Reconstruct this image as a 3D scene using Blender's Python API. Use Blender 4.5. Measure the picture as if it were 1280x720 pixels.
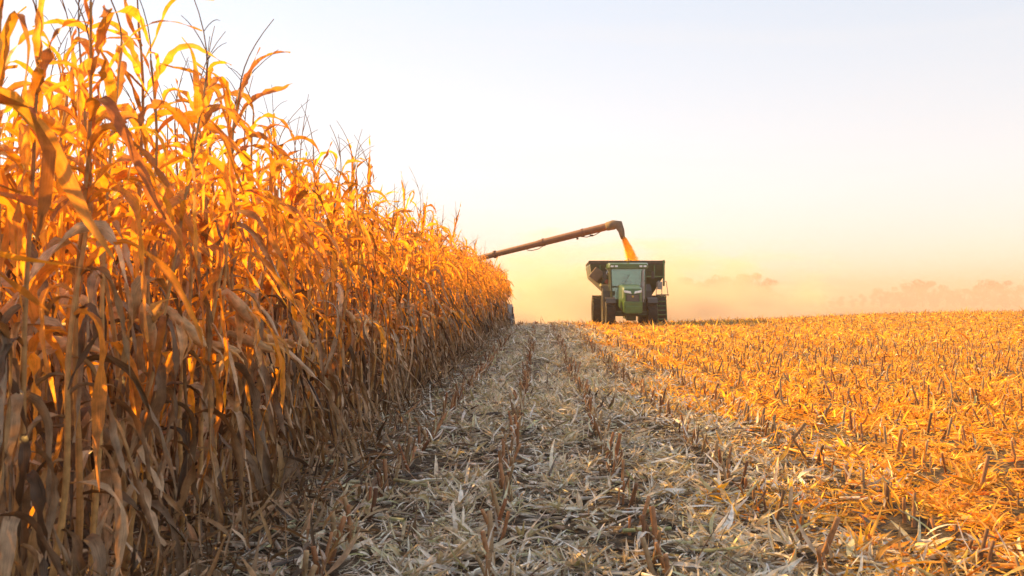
import bpy, bmesh, math, random
import numpy as np
from mathutils import Vector, Matrix, Euler

for o in list(bpy.data.objects): bpy.data.objects.remove(o)
S = bpy.context.scene
C = S.collection
R = math.radians
random.seed(7)
rng = np.random.default_rng(11)

# ------------------------------------------------------------------ camera
EYE = 1.256
F_PX, VX, VY = 1209.0, 675.0, 375.0            # focal length and row vanishing point in photo pixels
cam = bpy.data.cameras.new('camera'); camo = bpy.data.objects.new('camera', cam); C.objects.link(camo)
cam.lens = 34; cam.sensor_width = 36; cam.clip_end = 20000; cam.clip_start = 0.05
camo.location = (0, 0, EYE)
camo.rotation_euler = (R(90) + math.atan(15/F_PX), 0, math.atan(35/F_PX))
cam.dof.use_dof = True; cam.dof.focus_distance = 14; cam.dof.aperture_fstop = 6.3
S.camera = camo

# ------------------------------------------------------------------ sky and sun
SUN_EL, SUN_AZ = R(27), R(-55)                 # azimuth from +Y, negative = left
w = bpy.data.worlds.new('World'); S.world = w; w.use_nodes = True
nt = w.node_tree; bg = nt.nodes['Background']
sky = nt.nodes.new('ShaderNodeTexSky'); sky.sky_type = 'NISHITA'; sky.sun_disc = False
sky.sun_elevation = SUN_EL; sky.sun_rotation = SUN_AZ
sky.air_density = 1.0; sky.dust_density = 0.35; sky.ozone_density = 1.0; sky.altitude = 0
hsn = nt.nodes.new('ShaderNodeHueSaturation'); hsn.inputs['Saturation'].default_value = .58      # thin high veil: a paler sky
nt.links.new(sky.outputs[0], hsn.inputs['Color']); 
wtc = nt.nodes.new('ShaderNodeTexCoord'); wmp = nt.nodes.new('ShaderNodeMapping'); wmp.inputs['Scale'].default_value = (1.2, 1.2, 7)
wn = nt.nodes.new('ShaderNodeTexNoise'); wn.inputs['Scale'].default_value = 1.6; wn.inputs['Detail'].default_value = 6; wn.inputs['Distortion'].default_value = .6
wr = nt.nodes.new('ShaderNodeMapRange'); wr.inputs[1].default_value = .48; wr.inputs[2].default_value = .75; wr.inputs[3].default_value = 0; wr.inputs[4].default_value = .45
wmx = nt.nodes.new('ShaderNodeMix'); wmx.data_type = 'RGBA'; wmx.inputs[7].default_value = (4.3, 4.3, 4.35, 1)      # faint cirrus
nt.links.new(wtc.outputs['Generated'], wmp.inputs[0]); nt.links.new(wmp.outputs[0], wn.inputs[0]); nt.links.new(wn.outputs[0], wr.inputs[0])
wsp = nt.nodes.new('ShaderNodeSeparateXYZ'); nt.links.new(wtc.outputs['Generated'], wsp.inputs[0])
wcr = nt.nodes.new('ShaderNodeValToRGB'); wcr.color_ramp.elements[0].position = 0.0; wcr.color_ramp.elements[1].position = .36   # thin veil of high cloud: cream low, pale blue above
wcr.color_ramp.elements[0].color = (.98, .87, .72, 1); wcr.color_ramp.elements[1].color = (.68, .80, .94, 1)
e_ = wcr.color_ramp.elements.new(.12); e_.color = (.93, .91, .89, 1)
nt.links.new(wsp.outputs[2], wcr.inputs[0])
wvs = nt.nodes.new('ShaderNodeVectorMath'); wvs.operation = 'SCALE'; wvs.inputs['Scale'].default_value = 4.8
nt.links.new(wcr.outputs[0], wvs.inputs[0])
wvm = nt.nodes.new('ShaderNodeMix'); wvm.data_type = 'RGBA'; wvm.inputs[0].default_value = .68
nt.links.new(hsn.outputs[0], wvm.inputs[6]); nt.links.new(wvs.outputs[0], wvm.inputs[7])
nt.links.new(wr.outputs[0], wmx.inputs[0]); nt.links.new(wvm.outputs[2], wmx.inputs[6]); nt.links.new(wmx.outputs[2], bg.inputs[0])
bg.inputs[1].default_value = 0.085
sl = bpy.data.lights.new('sun', 'SUN'); sl.energy = 5.0; sl.angle = R(0.6); sl.color = (1.0, 0.55, 0.13)
so = bpy.data.objects.new('sun', sl); C.objects.link(so)
sdir = Vector((math.sin(SUN_AZ)*math.cos(SUN_EL), math.cos(SUN_AZ)*math.cos(SUN_EL), math.sin(SUN_EL)))
so.rotation_euler = sdir.to_track_quat('Z', 'Y').to_euler(); so.location = sdir*200
S.view_settings.view_transform = 'Standard'; S.view_settings.look = 'None'
S.view_settings.gamma = 1; S.view_settings.use_curve_mapping = False
S.view_settings.exposure = 1.4
S.cycles.max_bounces = 8; S.cycles.diffuse_bounces = 2; S.cycles.transmission_bounces = 6
S.cycles.transparent_max_bounces = 8; S.cycles.volume_bounces = 1

# ------------------------------------------------------------------ materials
def new_mat(name):
    m = bpy.data.materials.new(name); m.use_nodes = True
    n = m.node_tree.nodes; n.clear()
    out = n.new('ShaderNodeOutputMaterial')
    return m, n, m.node_tree.links, out

def ramp(n, stops, interp='LINEAR'):
    r = n.new('ShaderNodeValToRGB'); e = r.color_ramp.elements; r.color_ramp.interpolation = interp
    while len(e) < len(stops): e.new(0.5)
    for i, (p, c) in enumerate(stops):
        e[i].position = p; e[i].color = (*c, 1)
    return r

def mathn(n, l, op, a, b=None, clamp=False):
    k = n.new('ShaderNodeMath'); k.operation = op; k.use_clamp = clamp
    for i, v in enumerate((a, b)):
        if v is None: continue
        if isinstance(v, (int, float)): k.inputs[i].default_value = v
        else: l.new(v, k.inputs[i])
    return k.outputs[0]

def mat_leaf(name, stops, trans=0.45, tint=(1, .72, .30), rough=0.65, streak=1.0, glow=1.6):
    """dry leaf: colour per leaf, veins along the blade (UV), spots, translucent"""
    m, n, l, out = new_mat(name)
    geo = n.new('ShaderNodeNewGeometry'); oi = n.new('ShaderNodeObjectInfo')
    rnd = mathn(n, l, 'FRACT', mathn(n, l, 'ADD', geo.outputs['Random Per Island'], oi.outputs['Random']))
    col = ramp(n, stops); l.new(rnd, col.inputs[0])
    tc = n.new('ShaderNodeTexCoord'); mp = n.new('ShaderNodeMapping'); mp.inputs['Scale'].default_value = (28, 1.3, 1)
    l.new(tc.outputs['UV'], mp.inputs[0])
    v = n.new('ShaderNodeTexNoise'); v.inputs['Scale'].default_value = 1.0; v.inputs['Detail'].default_value = 3
    l.new(mp.outputs[0], v.inputs[0])
    b = n.new('ShaderNodeTexNoise'); b.inputs['Scale'].default_value = 26; b.inputs['Detail'].default_value = 4
    l.new(tc.outputs['Object'], b.inputs[0])
    f = mathn(n, l, 'MULTIPLY', mathn(n, l, 'SUBTRACT', v.outputs[0], 0.5), 1.3*streak)
    g = mathn(n, l, 'MULTIPLY', mathn(n, l, 'SUBTRACT', b.outputs[0], 0.5), 2.1)
    val = mathn(n, l, 'ADD', mathn(n, l, 'ADD', f, g), 1.0, True)
    hs = n.new('ShaderNodeHueSaturation'); l.new(col.outputs[0], hs.inputs['Color'])
    l.new(mathn(n, l, 'ADD', mathn(n, l, 'MULTIPLY', mathn(n, l, 'ADD', f, g), 0.75), 1.0), hs.inputs['Value'])
    p = n.new('ShaderNodeBsdfPrincipled'); l.new(hs.outputs[0], p.inputs['Base Color'])
    p.inputs['Roughness'].default_value = rough; p.inputs['Specular IOR Level'].default_value = 0.35
    bp = n.new('ShaderNodeBump'); bp.inputs['Strength'].default_value = 0.35; bp.inputs['Distance'].default_value = 0.004
    l.new(v.outputs[0], bp.inputs['Height']); l.new(bp.outputs[0], p.inputs['Normal'])
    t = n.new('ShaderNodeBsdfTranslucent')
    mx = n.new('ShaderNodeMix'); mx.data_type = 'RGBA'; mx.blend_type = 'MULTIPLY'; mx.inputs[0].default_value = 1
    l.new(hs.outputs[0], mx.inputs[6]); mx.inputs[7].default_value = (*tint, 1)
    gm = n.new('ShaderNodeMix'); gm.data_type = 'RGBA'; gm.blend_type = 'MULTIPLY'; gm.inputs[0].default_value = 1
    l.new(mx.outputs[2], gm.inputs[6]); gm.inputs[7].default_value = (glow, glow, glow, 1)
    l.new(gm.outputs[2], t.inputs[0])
    ms = n.new('ShaderNodeMixShader'); ms.inputs[0].default_value = trans
    l.new(p.outputs[0], ms.inputs[1]); l.new(t.outputs[0], ms.inputs[2]); l.new(ms.outputs[0], out.inputs[0])
    return m

def mat_plain(name, col, rough=0.5, metal=0.0, var=0.25, scale=6.0, dust=0.25, dustcol=(.42, .30, .17), coat=0.0, emit=None):
    """painted / rubber / metal surface with uneven tone and a film of field dust"""
    m, n, l, out = new_mat(name)
    tc = n.new('ShaderNodeTexCoord')
    a = n.new('ShaderNodeTexNoise'); a.inputs['Scale'].default_value = scale; a.inputs['Detail'].default_value = 6
    l.new(tc.outputs['Object'], a.inputs[0])
    c1 = ramp(n, [(.3, tuple(x*(1-var) for x in col)), (.7, tuple(min(1, x*(1+var)) for x in col))]); l.new(a.outputs[0], c1.inputs[0])
    d = n.new('ShaderNodeTexNoise'); d.inputs['Scale'].default_value = scale*.45; d.inputs['Detail'].default_value = 8; d.inputs['Roughness'].default_value = .7
    l.new(tc.outputs['Object'], d.inputs[0])
    fac = mathn(n, l, 'MULTIPLY', mathn(n, l, 'MULTIPLY', mathn(n, l, 'SUBTRACT', d.outputs[0], 0.3), 2.2, True), dust, True)
    mx = n.new('ShaderNodeMix'); mx.data_type = 'RGBA'; l.new(fac, mx.inputs[0]); l.new(c1.outputs[0], mx.inputs[6]); mx.inputs[7].default_value = (*dustcol, 1)
    p = n.new('ShaderNodeBsdfPrincipled'); l.new(mx.outputs[2], p.inputs['Base Color'])
    p.inputs['Metallic'].default_value = metal
    l.new(mathn(n, l, 'ADD', mathn(n, l, 'MULTIPLY', fac, .6), rough, True), p.inputs['Roughness'])
    p.inputs['Coat Weight'].default_value = coat
    if emit:
        p.inputs['Emission Color'].default_value = (*emit[0], 1); p.inputs['Emission Strength'].default_value = emit[1]
    l.new(p.outputs[0], out.inputs[0])
    return m

LEAF_STOPS = [(0.0, (.50, .25, .06)), (.18, (.62, .35, .08)), (.36, (.34, .17, .06)), (.5, (.70, .42, .10)),
              (.66, (.44, .23, .075)), (.8, (.24, .12, .05)), (1.0, (.60, .38, .13))]
M = {}
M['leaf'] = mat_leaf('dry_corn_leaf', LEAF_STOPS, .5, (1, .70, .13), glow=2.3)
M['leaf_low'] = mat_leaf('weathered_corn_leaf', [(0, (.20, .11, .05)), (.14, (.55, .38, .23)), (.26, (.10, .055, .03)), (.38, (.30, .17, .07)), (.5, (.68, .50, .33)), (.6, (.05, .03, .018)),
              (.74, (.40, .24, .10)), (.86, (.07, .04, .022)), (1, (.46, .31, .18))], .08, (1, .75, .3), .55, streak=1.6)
M['stalk'] = mat_leaf('dry_corn_stalk', [(0, (.45, .24, .08)), (.5, (.58, .34, .12)), (1, (.34, .18, .07))], .05, rough=.6, streak=.6)
M['husk'] = mat_leaf('corn_husk', [(0, (.60, .42, .22)), (.5, (.72, .52, .28)), (1, (.50, .34, .16))], .3)
M['tassel'] = mat_leaf('corn_tassel', [(0, (.22, .14, .09)), (1, (.34, .21, .11))], .15, rough=.8)
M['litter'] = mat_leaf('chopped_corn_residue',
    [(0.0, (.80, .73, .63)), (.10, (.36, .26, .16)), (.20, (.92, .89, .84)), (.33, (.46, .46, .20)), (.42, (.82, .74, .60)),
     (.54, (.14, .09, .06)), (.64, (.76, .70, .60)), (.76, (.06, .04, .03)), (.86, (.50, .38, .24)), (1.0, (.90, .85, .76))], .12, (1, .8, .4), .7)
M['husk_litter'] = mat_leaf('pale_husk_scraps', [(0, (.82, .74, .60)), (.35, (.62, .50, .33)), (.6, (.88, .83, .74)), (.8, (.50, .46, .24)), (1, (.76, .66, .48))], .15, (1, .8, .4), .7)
M['litter_sunlit'] = mat_leaf('sunlit_painted_residue', [(0.0, (.80, .54, .13)), (.14, (.34, .12, .025)), (.28, (.88, .64, .17)), (.38, (.56, .24, .04)), (.48, (.84, .54, .13)),
     (.58, (.16, .06, .02)), (.70, (.82, .56, .15)), (.80, (.09, .04, .018)), (.9, (.62, .36, .07)), (1.0, (.90, .76, .34))], .40, (1, .76, .20), .6, glow=2.2)  # lit copy of the residue: warm sunlight painted into its colour and glow
M['stub'] = mat_leaf('cut_stalk', [(0, (.28, .11, .045)), (.3, (.46, .24, .11)), (.55, (.15, .07, .035)), (.8, (.40, .27, .14)), (1, (.24, .12, .05))], .05, rough=.75)
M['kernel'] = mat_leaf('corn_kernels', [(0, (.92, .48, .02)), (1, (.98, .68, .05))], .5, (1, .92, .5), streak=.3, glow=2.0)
M['pith'] = mat_plain('stalk_pith', (.66, .55, .38), .9, dust=.2)
M['green'] = mat_plain('green_paint', (.032, .115, .016), .32, var=.25, dust=.12, coat=.3)
M['dkgreen'] = mat_plain('dark_green_paint', (.014, .04, .009), .5, dust=.12, coat=.1)
M['yellow'] = mat_plain('yellow_paint', (.72, .45, .03), .4, dust=.35)
M['rubber'] = mat_plain('tyre_rubber', (.013, .012, .011), .85, dust=.05)
M['black'] = mat_plain('black_plastic', (.012, .012, .012), .5, dust=.12)
M['grey'] = mat_plain('grey_steel', (.30, .29, .28), .45, .4, dust=.3)
M['auger'] = mat_plain('rust_brown_paint', (.20, .065, .03), .5, dust=.15)
M['spout'] = mat_plain('dark_spout_rubber', (.12, .075, .05), .7, dust=.45)
M['red'] = mat_plain('red_hose', (.45, .05, .02), .5)
M['lamp'] = mat_plain('headlamp_lens', (.85, .84, .80), .12, dust=.1)
M['amber'] = mat_plain('amber_lens', (.9, .42, .03), .2, dust=.05)
M['chrome'] = mat_plain('bright_metal', (.62, .60, .57), .25, .9, dust=.2)
M['tarp'] = mat_plain('black_rolled_tarp', (.03, .028, .025), .75, dust=.3)
M['cloth'] = mat_plain('dark_jacket', (.04, .055, .05), .9, dust=.1)
M['skin'] = mat_plain('skin', (.48, .28, .19), .6, dust=0)
M['hair'] = mat_plain('green_cap', (.03, .09, .04), .8, dust=.1)
M['bark'] = mat_plain('bark', (.12, .085, .06), .9, dust=0)

def mat_glass():
    m, n, l, out = new_mat('cab_glass')
    g = n.new('ShaderNodeBsdfGlossy'); g.inputs['Roughness'].default_value = .06; g.inputs[0].default_value = (.72, .9, .74, 1)
    t = n.new('ShaderNodeBsdfTransparent'); t.inputs[0].default_value = (.72, .82, .80, 1)
    f = n.new('ShaderNodeFresnel'); f.inputs[0].default_value = 1.5
    ms = n.new('ShaderNodeMixShader'); d = n.new('ShaderNodeBsdfDiffuse'); d.inputs[0].default_value = (.55, .55, .48, 1)
    m2 = n.new('ShaderNodeMixShader'); m2.inputs[0].default_value = .05      # dust film
    l.new(mathn(n, l, 'ADD', f.outputs[0], .13, True), ms.inputs[0]); l.new(t.outputs[0], ms.inputs[1]); l.new(g.outputs[0], ms.inputs[2])
    l.new(ms.outputs[0], m2.inputs[1]); l.new(d.outputs[0], m2.inputs[2]); l.new(m2.outputs[0], out.inputs[0])
    return m
M['glass'] = mat_glass()

def mat_ground():
    m, n, l, out = new_mat('soil_with_residue')
    tc = n.new('ShaderNodeTexCoord')
    def noise(sc, det, vec=None, rough=.6):
        k = n.new('ShaderNodeTexNoise'); k.inputs['Scale'].default_value = sc; k.inputs['Detail'].default_value = det
        k.inputs['Roughness'].default_value = rough; l.new(vec or tc.outputs['Object'], k.inputs[0]); return k.outputs[0]
    soil = ramp(n, [(.3, (.022, .015, .011)), (.7, (.06, .042, .028))]); l.new(noise(14, 8), soil.inputs[0])
    res = ramp(n, [(.25, (.10, .07, .045)), (.5, (.30, .23, .15)), (.75, (.55, .46, .33))]); l.new(noise(38, 6, rough=.75), res.inputs[0])
    # more straw between the far rows, where single pieces cannot be told apart
    sep = n.new('ShaderNodeSeparateXYZ'); l.new(tc.outputs['Object'], sep.inputs[0])
    far = mathn(n, l, 'DIVIDE', mathn(n, l, 'SUBTRACT', sep.outputs[1], 8), 30, True)
    cov = mathn(n, l, 'ADD', mathn(n, l, 'MULTIPLY', mathn(n, l, 'SUBTRACT', noise(5, 8, rough=.8), .42), 4, True), mathn(n, l, 'MULTIPLY', far, .5), True)
    mx = n.new('ShaderNodeMix'); mx.data_type = 'RGBA'; l.new(cov, mx.inputs[0]); l.new(soil.outputs[0], mx.inputs[6]); l.new(res.outputs[0], mx.inputs[7])
    p = n.new('ShaderNodeBsdfPrincipled'); l.new(mx.outputs[2], p.inputs['Base Color']); p.inputs['Roughness'].default_value = .95
    p.inputs['Specular IOR Level'].default_value = .1
    bp = n.new('ShaderNodeBump'); bp.inputs['Strength'].default_value = .9; bp.inputs['Distance'].default_value = .05
    l.new(noise(22, 8, rough=.75), bp.inputs['Height']); l.new(bp.outputs[0], p.inputs['Normal'])
    l.new(p.outputs[0], out.inputs[0])
    return m
M['ground'] = mat_ground()

# ------------------------------------------------------------------ object helpers
def tag(o, label=None, cat=None, group=None, kind=None):
    if label: o['label'] = label
    if cat: o['category'] = cat
    if group: o['group'] = group
    if kind: o['kind'] = kind
    return o

def empty(name, loc=(0, 0, 0), rz=0):
    o = bpy.data.objects.new(name, None); C.objects.link(o); o.location = loc; o.rotation_euler = (0, 0, rz)
    o.empty_display_size = .2
    return o

def link(name, me, parent=None):
    o = bpy.data.objects.new(name, me); C.objects.link(o)
    if parent: o.parent = parent
    return o

def mesh_np(name, v, q, uv, mat, smooth=True):
    v = np.asarray(v, np.float32).reshape(-1, 3); q = np.asarray(q, np.int32).reshape(-1, 4)
    me = bpy.data.meshes.new(name)
    me.vertices.add(len(v)); me.vertices.foreach_set('co', v.ravel())
    me.loops.add(q.size); me.loops.foreach_set('vertex_index', q.ravel())
    me.polygons.add(len(q)); me.polygons.foreach_set('loop_start', np.arange(0, q.size, 4, dtype=np.int32))
    if uv is not None:
        u = me.uv_layers.new(name='UVMap'); u.data.foreach_set('uv', np.asarray(uv, np.float32)[q.ravel()].ravel())
    me.polygons.foreach_set('use_smooth', np.full(len(q), smooth))
    me.materials.append(mat); me.update(calc_edges=True)
    return me

class MB:
    """collects hard-surface shapes into one bmesh"""
    def __init__(s): s.bm = bmesh.new()
    def box(s, c, d, rot=(0, 0, 0), bev=0.0):
        r = bmesh.ops.create_cube(s.bm, size=1.0)
        mt = Matrix.Translation(c) @ Euler([R(a) for a in rot]).to_matrix().to_4x4() @ Matrix.Diagonal((*d, 1))
        bmesh.ops.transform(s.bm, matrix=mt, verts=r['verts'])
        if bev:
            es = list({e for v in r['verts'] for e in v.link_edges})
            bmesh.ops.bevel(s.bm, geom=es, offset=bev, segments=2, affect='EDGES', profile=.7)
        return s
    def tube(s, p0, p1, r0, r1=None, seg=12):
        p0, p1 = Vector(p0), Vector(p1); r1 = r0 if r1 is None else r1
        d = p1-p0
        mt = Matrix.Translation((p0+p1)/2) @ d.to_track_quat('Z', 'Y').to_matrix().to_4x4()
        bmesh.ops.create_cone(s.bm, cap_ends=True, segments=seg, radius1=r0, radius2=r1, depth=d.length, matrix=mt)
        return s
    def path(s, pts, r, seg=8):
        for a, b in zip(pts[:-1], pts[1:]): s.tube(a, b, r, r, seg)
        return s
    def prism(s, poly, axis, a, b):
        """polygon in the plane across `axis`, extruded from a to b"""
        def P(u, v, t):
            return {'x': (t, u, v), 'y': (u, t, v), 'z': (u, v, t)}[axis]
        A = [s.bm.verts.new(P(u, v, a)) for u, v in poly]; B = [s.bm.verts.new(P(u, v, b)) for u, v in poly]
        n = len(poly)
        s.bm.faces.new(A); s.bm.faces.new(B[::-1])
        for i in range(n): s.bm.faces.new((A[i], B[i], B[(i+1) % n], A[(i+1) % n]))
        return s
    def loft(s, rings, cap=True):
        V = [[s.bm.verts.new(p) for p in r] for r in rings]; n = len(rings[0])
        for a, b in zip(V[:-1], V[1:]):
            for i in range(n): s.bm.faces.new((a[i], b[i], b[(i+1) % n], a[(i+1) % n]))
        if cap: s.bm.faces.new(V[0]); s.bm.faces.new(V[-1][::-1])
        return s
    def lathe(s, prof, c, seg=40):
        """profile (x along axle, radius) spun round the x axis at c"""
        V = []
        for k in range(seg):
            a = 2*math.pi*k/seg
            V.append([s.bm.verts.new((c[0]+x, c[1]+r*math.sin(a), c[2]+r*math.cos(a))) for x, r in prof])
        for k in range(seg):
            A, B = V[k], V[(k+1) % seg]
            for i in range(len(prof)-1): s.bm.faces.new((A[i], A[i+1], B[i+1], B[i]))
        return s
    def build(s, name, mat, parent=None, bevel=0.0, smooth=False):
        bmesh.ops.recalc_face_normals(s.bm, faces=s.bm.faces)
        me = bpy.data.meshes.new(name); s.bm.to_mesh(me); s.bm.free(); me.materials.append(mat)
        if smooth: me.polygons.foreach_set('use_smooth', [True]*len(me.polygons))
        o = link(name, me, parent)
        if bevel:
            b = o.modifiers.new('bevel', 'BEVEL'); b.width = bevel; b.segments = 2; b.limit_method = 'ANGLE'
        return o

def smooth01(t): t = np.clip(t, 0, 1); return t*t*(3-2*t)

# ------------------------------------------------------------------ terrain
def gz(x, y):
    x = np.asarray(x, float); y = np.asarray(y, float)
    z = .45*smooth01((x-5)/22)*smooth01((y-10)/38)
    crest = 41 + .45*np.clip(x, 0, 200)
    t = np.clip(y-crest, 0, None)
    drop = 7.0*smooth01(t/125)+.0006*t
    z = z - drop
    # low ridge along every planted row, slight tilth
    near = smooth01((90-y)/40)
    z = z + near*(.018*np.cos((x+.98)/.76*2*math.pi) + .014*np.sin(x*3.1+y*1.7)*np.sin(y*2.3-x) + .02*np.sin(x*.9+1)*np.sin(y*.7))
    return z

def build_ground():
    xs = np.unique(np.concatenate([-np.geomspace(14, 5000, 26), np.arange(-14, 16, .19), np.geomspace(16, 5000, 40)]))
    ys = np.unique(np.concatenate([-np.geomspace(2, 1500, 14), np.arange(-2, 16, .25), np.arange(16, 70, .8), np.geomspace(70, 9000, 60)]))
    X, Y = np.meshgrid(xs, ys); Z = gz(X, Y)
    v = np.stack([X, Y, Z], -1).reshape(-1, 3)
    nx, ny = len(xs), len(ys)
    i = np.arange((ny-1)*(nx-1)); r, c = i//(nx-1), i % (nx-1)
    a = r*nx+c
    me = mesh_np('ground', v, np.stack([a, a+1, a+nx+1, a+nx], -1), None, M['ground'])
    tag(link('ground', me), 'brown field soil littered with chopped corn residue', 'ground', kind='structure')
build_ground()

# ------------------------------------------------------------------ leaf / stalk geometry (numpy)
def leaf_arrays(p0, L, W, az, e0, e1, bend, twist, curl, daz, rip, ph, seg=12, cs=4, bw=.22):
    """one dry blade as a ribbon: (verts, quads, uv)"""
    s = np.linspace(0, 1, seg+1)
    f = 1/(1+np.exp(-(s-bend)/bw*2.2)); f = (f-f[0])/(f[-1]-f[0])
    th = e0+(e1-e0)*f + .10*np.sin(s*9+ph)
    kp = .25+.5*((ph*7.31) % 1); ks = ((ph*3.77) % 1)-.5      # a sharp crease where the dry blade broke
    th = th+ks*1.1/(1+np.exp(-(s-kp)*60))
    a = az+daz*s+.25*np.sin(s*5+ph*1.7)*s+ks*1.6/(1+np.exp(-(s-kp)*45))+.22*np.sin(s*17+ph*2)*s
    t = np.stack([np.sin(th)*np.cos(a), np.sin(th)*np.sin(a), np.cos(th)], -1)
    P = np.concatenate([[np.zeros(3)], np.cumsum((t[1:]+t[:-1])/2*L/seg, 0)])+np.asarray(p0)
    b = np.stack([-np.sin(a), np.cos(a), 0*a], -1); nn = np.cross(t, b)
    tw = twist*s**1.3
    b2 = b*np.cos(tw)[:, None]+nn*np.sin(tw)[:, None]; n2 = -b*np.sin(tw)[:, None]+nn*np.cos(tw)[:, None]
    wd = W*np.clip(.18+s/.13*.82, 0, 1)*(1-s**2.6)**.8*.5
    wd = np.maximum(wd, .0015)
    u = np.linspace(-1, 1, cs+1)
    rg = np.random.default_rng(int(abs(ph)*1e6) % 99991)
    fray = 1-.6*rg.uniform(0, 1, (seg+1, 2))**2
    side = np.where(u[None] < 0, fray[:, :1], fray[:, 1:])
    c = curl*(.6+.4*np.sin(s*4+ph))
    V = P[:, None]+b2[:, None]*((u[None]*side)[..., None]*(wd*np.cos(c))[:, None, None])\
        + n2[:, None]*((np.abs(u)[None, :]**1.4)*side*(wd*np.sin(c))[:, None])[..., None]
    rp = rip*W*np.sin(s[:, None]*24+ph+u[None]*1.4)*np.abs(u)[None]
    V = V+n2[:, None]*rp[..., None]
    m = cs+1
    i = np.arange(seg)[:, None]*m+np.arange(cs)[None]
    q = np.stack([i, i+1, i+m+1, i+m], -1).reshape(-1, 4)
    uv = np.stack(np.broadcast_arrays((u[None]+1)/2, s[:, None]*L*6+ph), -1).reshape(-1, 2)
    return V.reshape(-1, 3), q, uv

def tube_arrays(P, rad, seg=8, cap=False):
    P = np.asarray(P, float); n = len(P); rad = np.broadcast_to(rad, n)
    T = np.gradient(P, axis=0); T /= np.linalg.norm(T, axis=1)[:, None]
    ref = np.array([1., .13, .07]); A = np.cross(T, ref); A /= np.linalg.norm(A, axis=1)[:, None]; B = np.cross(T, A)
    an = np.linspace(0, 2*np.pi, seg, endpoint=False)
    V = P[:, None]+rad[:, None, None]*(A[:, None]*np.cos(an)[None, :, None]+B[:, None]*np.sin(an)[None, :, None])
    i = np.arange(n-1)[:, None]*seg; j = np.arange(seg)[None]; k = (j+1) % seg
    q = np.stack([i+j, i+k, i+seg+k, i+seg+j], -1).reshape(-1, 4)
    uv = np.stack(np.broadcast_arrays(an[None]/6.28*.5, np.arange(n)[:, None]*.4), -1).reshape(-1, 2)
    V = V.reshape(-1, 3)
    if cap:
        c = len(V); V = np.vstack([V, P[-1]]); uv = np.vstack([uv, [0, 0]])
        b = (n-1)*seg
        q = np.vstack([q, [[b+a0, b+(a0+1) % seg, b+(a0+2) % seg, c] for a0 in range(0, seg, 2)]])
    return V, q, uv

def cat(parts):
    V, Q, U, o = [], [], [], 0
    for v, q, u in parts:
        V.append(v); Q.append(q+o); U.append(u); o += len(v)
    return np.vstack(V), np.vstack(Q), np.vstack(U)

def plant_spec(k):
    """the blades, stalk, ear and tassel of one corn plant as parameters"""
    r = random.Random(100+k)
    H = r.uniform(1.86, 2.16)
    lx, ly = r.uniform(-.10, .10), r.uniform(-.10, .10)
    kink = r.uniform(0, 6)
    def sp(h):
        t = h/H
        return np.array([lx*t*t+.012*math.sin(t*13+kink), ly*t*t+.012*math.cos(t*11+kink), h])
    leaves = []
    n = r.randint(23, 27); plane = r.uniform(-.9, .9)
    for i in range(n):
        t = (i+.6)/n
        h = .16+(H-.22)*t**.88
        az = plane+(math.pi if i % 2 else 0)+r.uniform(-.75, .75)
        if t < .55:                     # lower and middle blades hang limp down the stalk
            L = r.uniform(.40, .85); e0 = R(r.uniform(30, 95)); e1 = R(r.uniform(155, 188)); bd = r.uniform(.06, .24); W = r.uniform(.03, .064); tw = r.uniform(-5, 5); cu = r.uniform(.5, 1.25); bw = r.uniform(.07, .2)
        elif t < .86:
            L = r.uniform(.42, .78); e0 = R(r.uniform(12, 50)); e1 = R(r.uniform(120, 182)); bd = r.uniform(.15, .45); W = r.uniform(.032, .064); tw = r.uniform(-3.6, 3.6); cu = r.uniform(.35, 1.0); bw = r.uniform(.08, .3)
        else:
            L = r.uniform(.25, .50); e0 = R(r.uniform(5, 35)); e1 = R(r.uniform(50, 175)); bd = r.uniform(.3, .75); W = r.uniform(.026, .054); tw = r.uniform(-3.6, 3.6); cu = r.uniform(.3, 1.0); bw = r.uniform(.08, .3)
        leaves.append((sp(h), L, W, az, e0, e1, bd, tw, cu, r.uniform(-.7, .7), r.uniform(.05, .2), r.uniform(0, 6.28), bw))
    ears = [(r.uniform(.85, 1.15), plane+r.uniform(-.5, .5)+(math.pi if r.random() < .5 else 0), r.uniform(.5, 2.7))] if r.random() < .85 else []
    return dict(H=H, sp=sp, leaves=leaves, ears=ears, r=r)

def stalk_arr(S_, seg=8, n=22, base=-.12):
    hs = np.linspace(base, S_['H'], n); P = np.array([S_['sp'](h) for h in hs])
    rad = .0125-.0085*np.clip(hs/S_['H'], 0, 1)
    rad = rad*(1+.16*(np.arange(n) % 2))
    return tube_arrays(P, rad, seg)

def tassel_arr(S_, seg=4):
    r = random.Random(S_['H']*1e6); top = S_['sp'](S_['H']); parts = []
    lean, la = r.uniform(.05, .26), r.uniform(0, 6.28)
    ht = r.uniform(.28, .42)
    s = np.linspace(0, 1, 7)
    main = top+np.stack([lean*math.cos(la)*s**2, lean*math.sin(la)*s**2, ht*s], -1)
    parts.append(tube_arrays(main, .0034-.0018*s, seg))
    for k in range(r.randint(0, 3)):
        t0 = r.uniform(.22, .5); a = r.uniform(0, 6.28); L = r.uniform(.12, .22)
        b = top+np.array([lean*math.cos(la)*t0**2, lean*math.sin(la)*t0**2, ht*t0])
        q = np.linspace(0, 1, 5); out = r.uniform(.3, .8)
        parts.append(tube_arrays(b+np.stack([math.cos(a)*L*out*q, math.sin(a)*L*out*q, L*(q*.9-out*.5*q*q)], -1), .0024-.0012*q, seg))
    return cat(parts)

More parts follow.
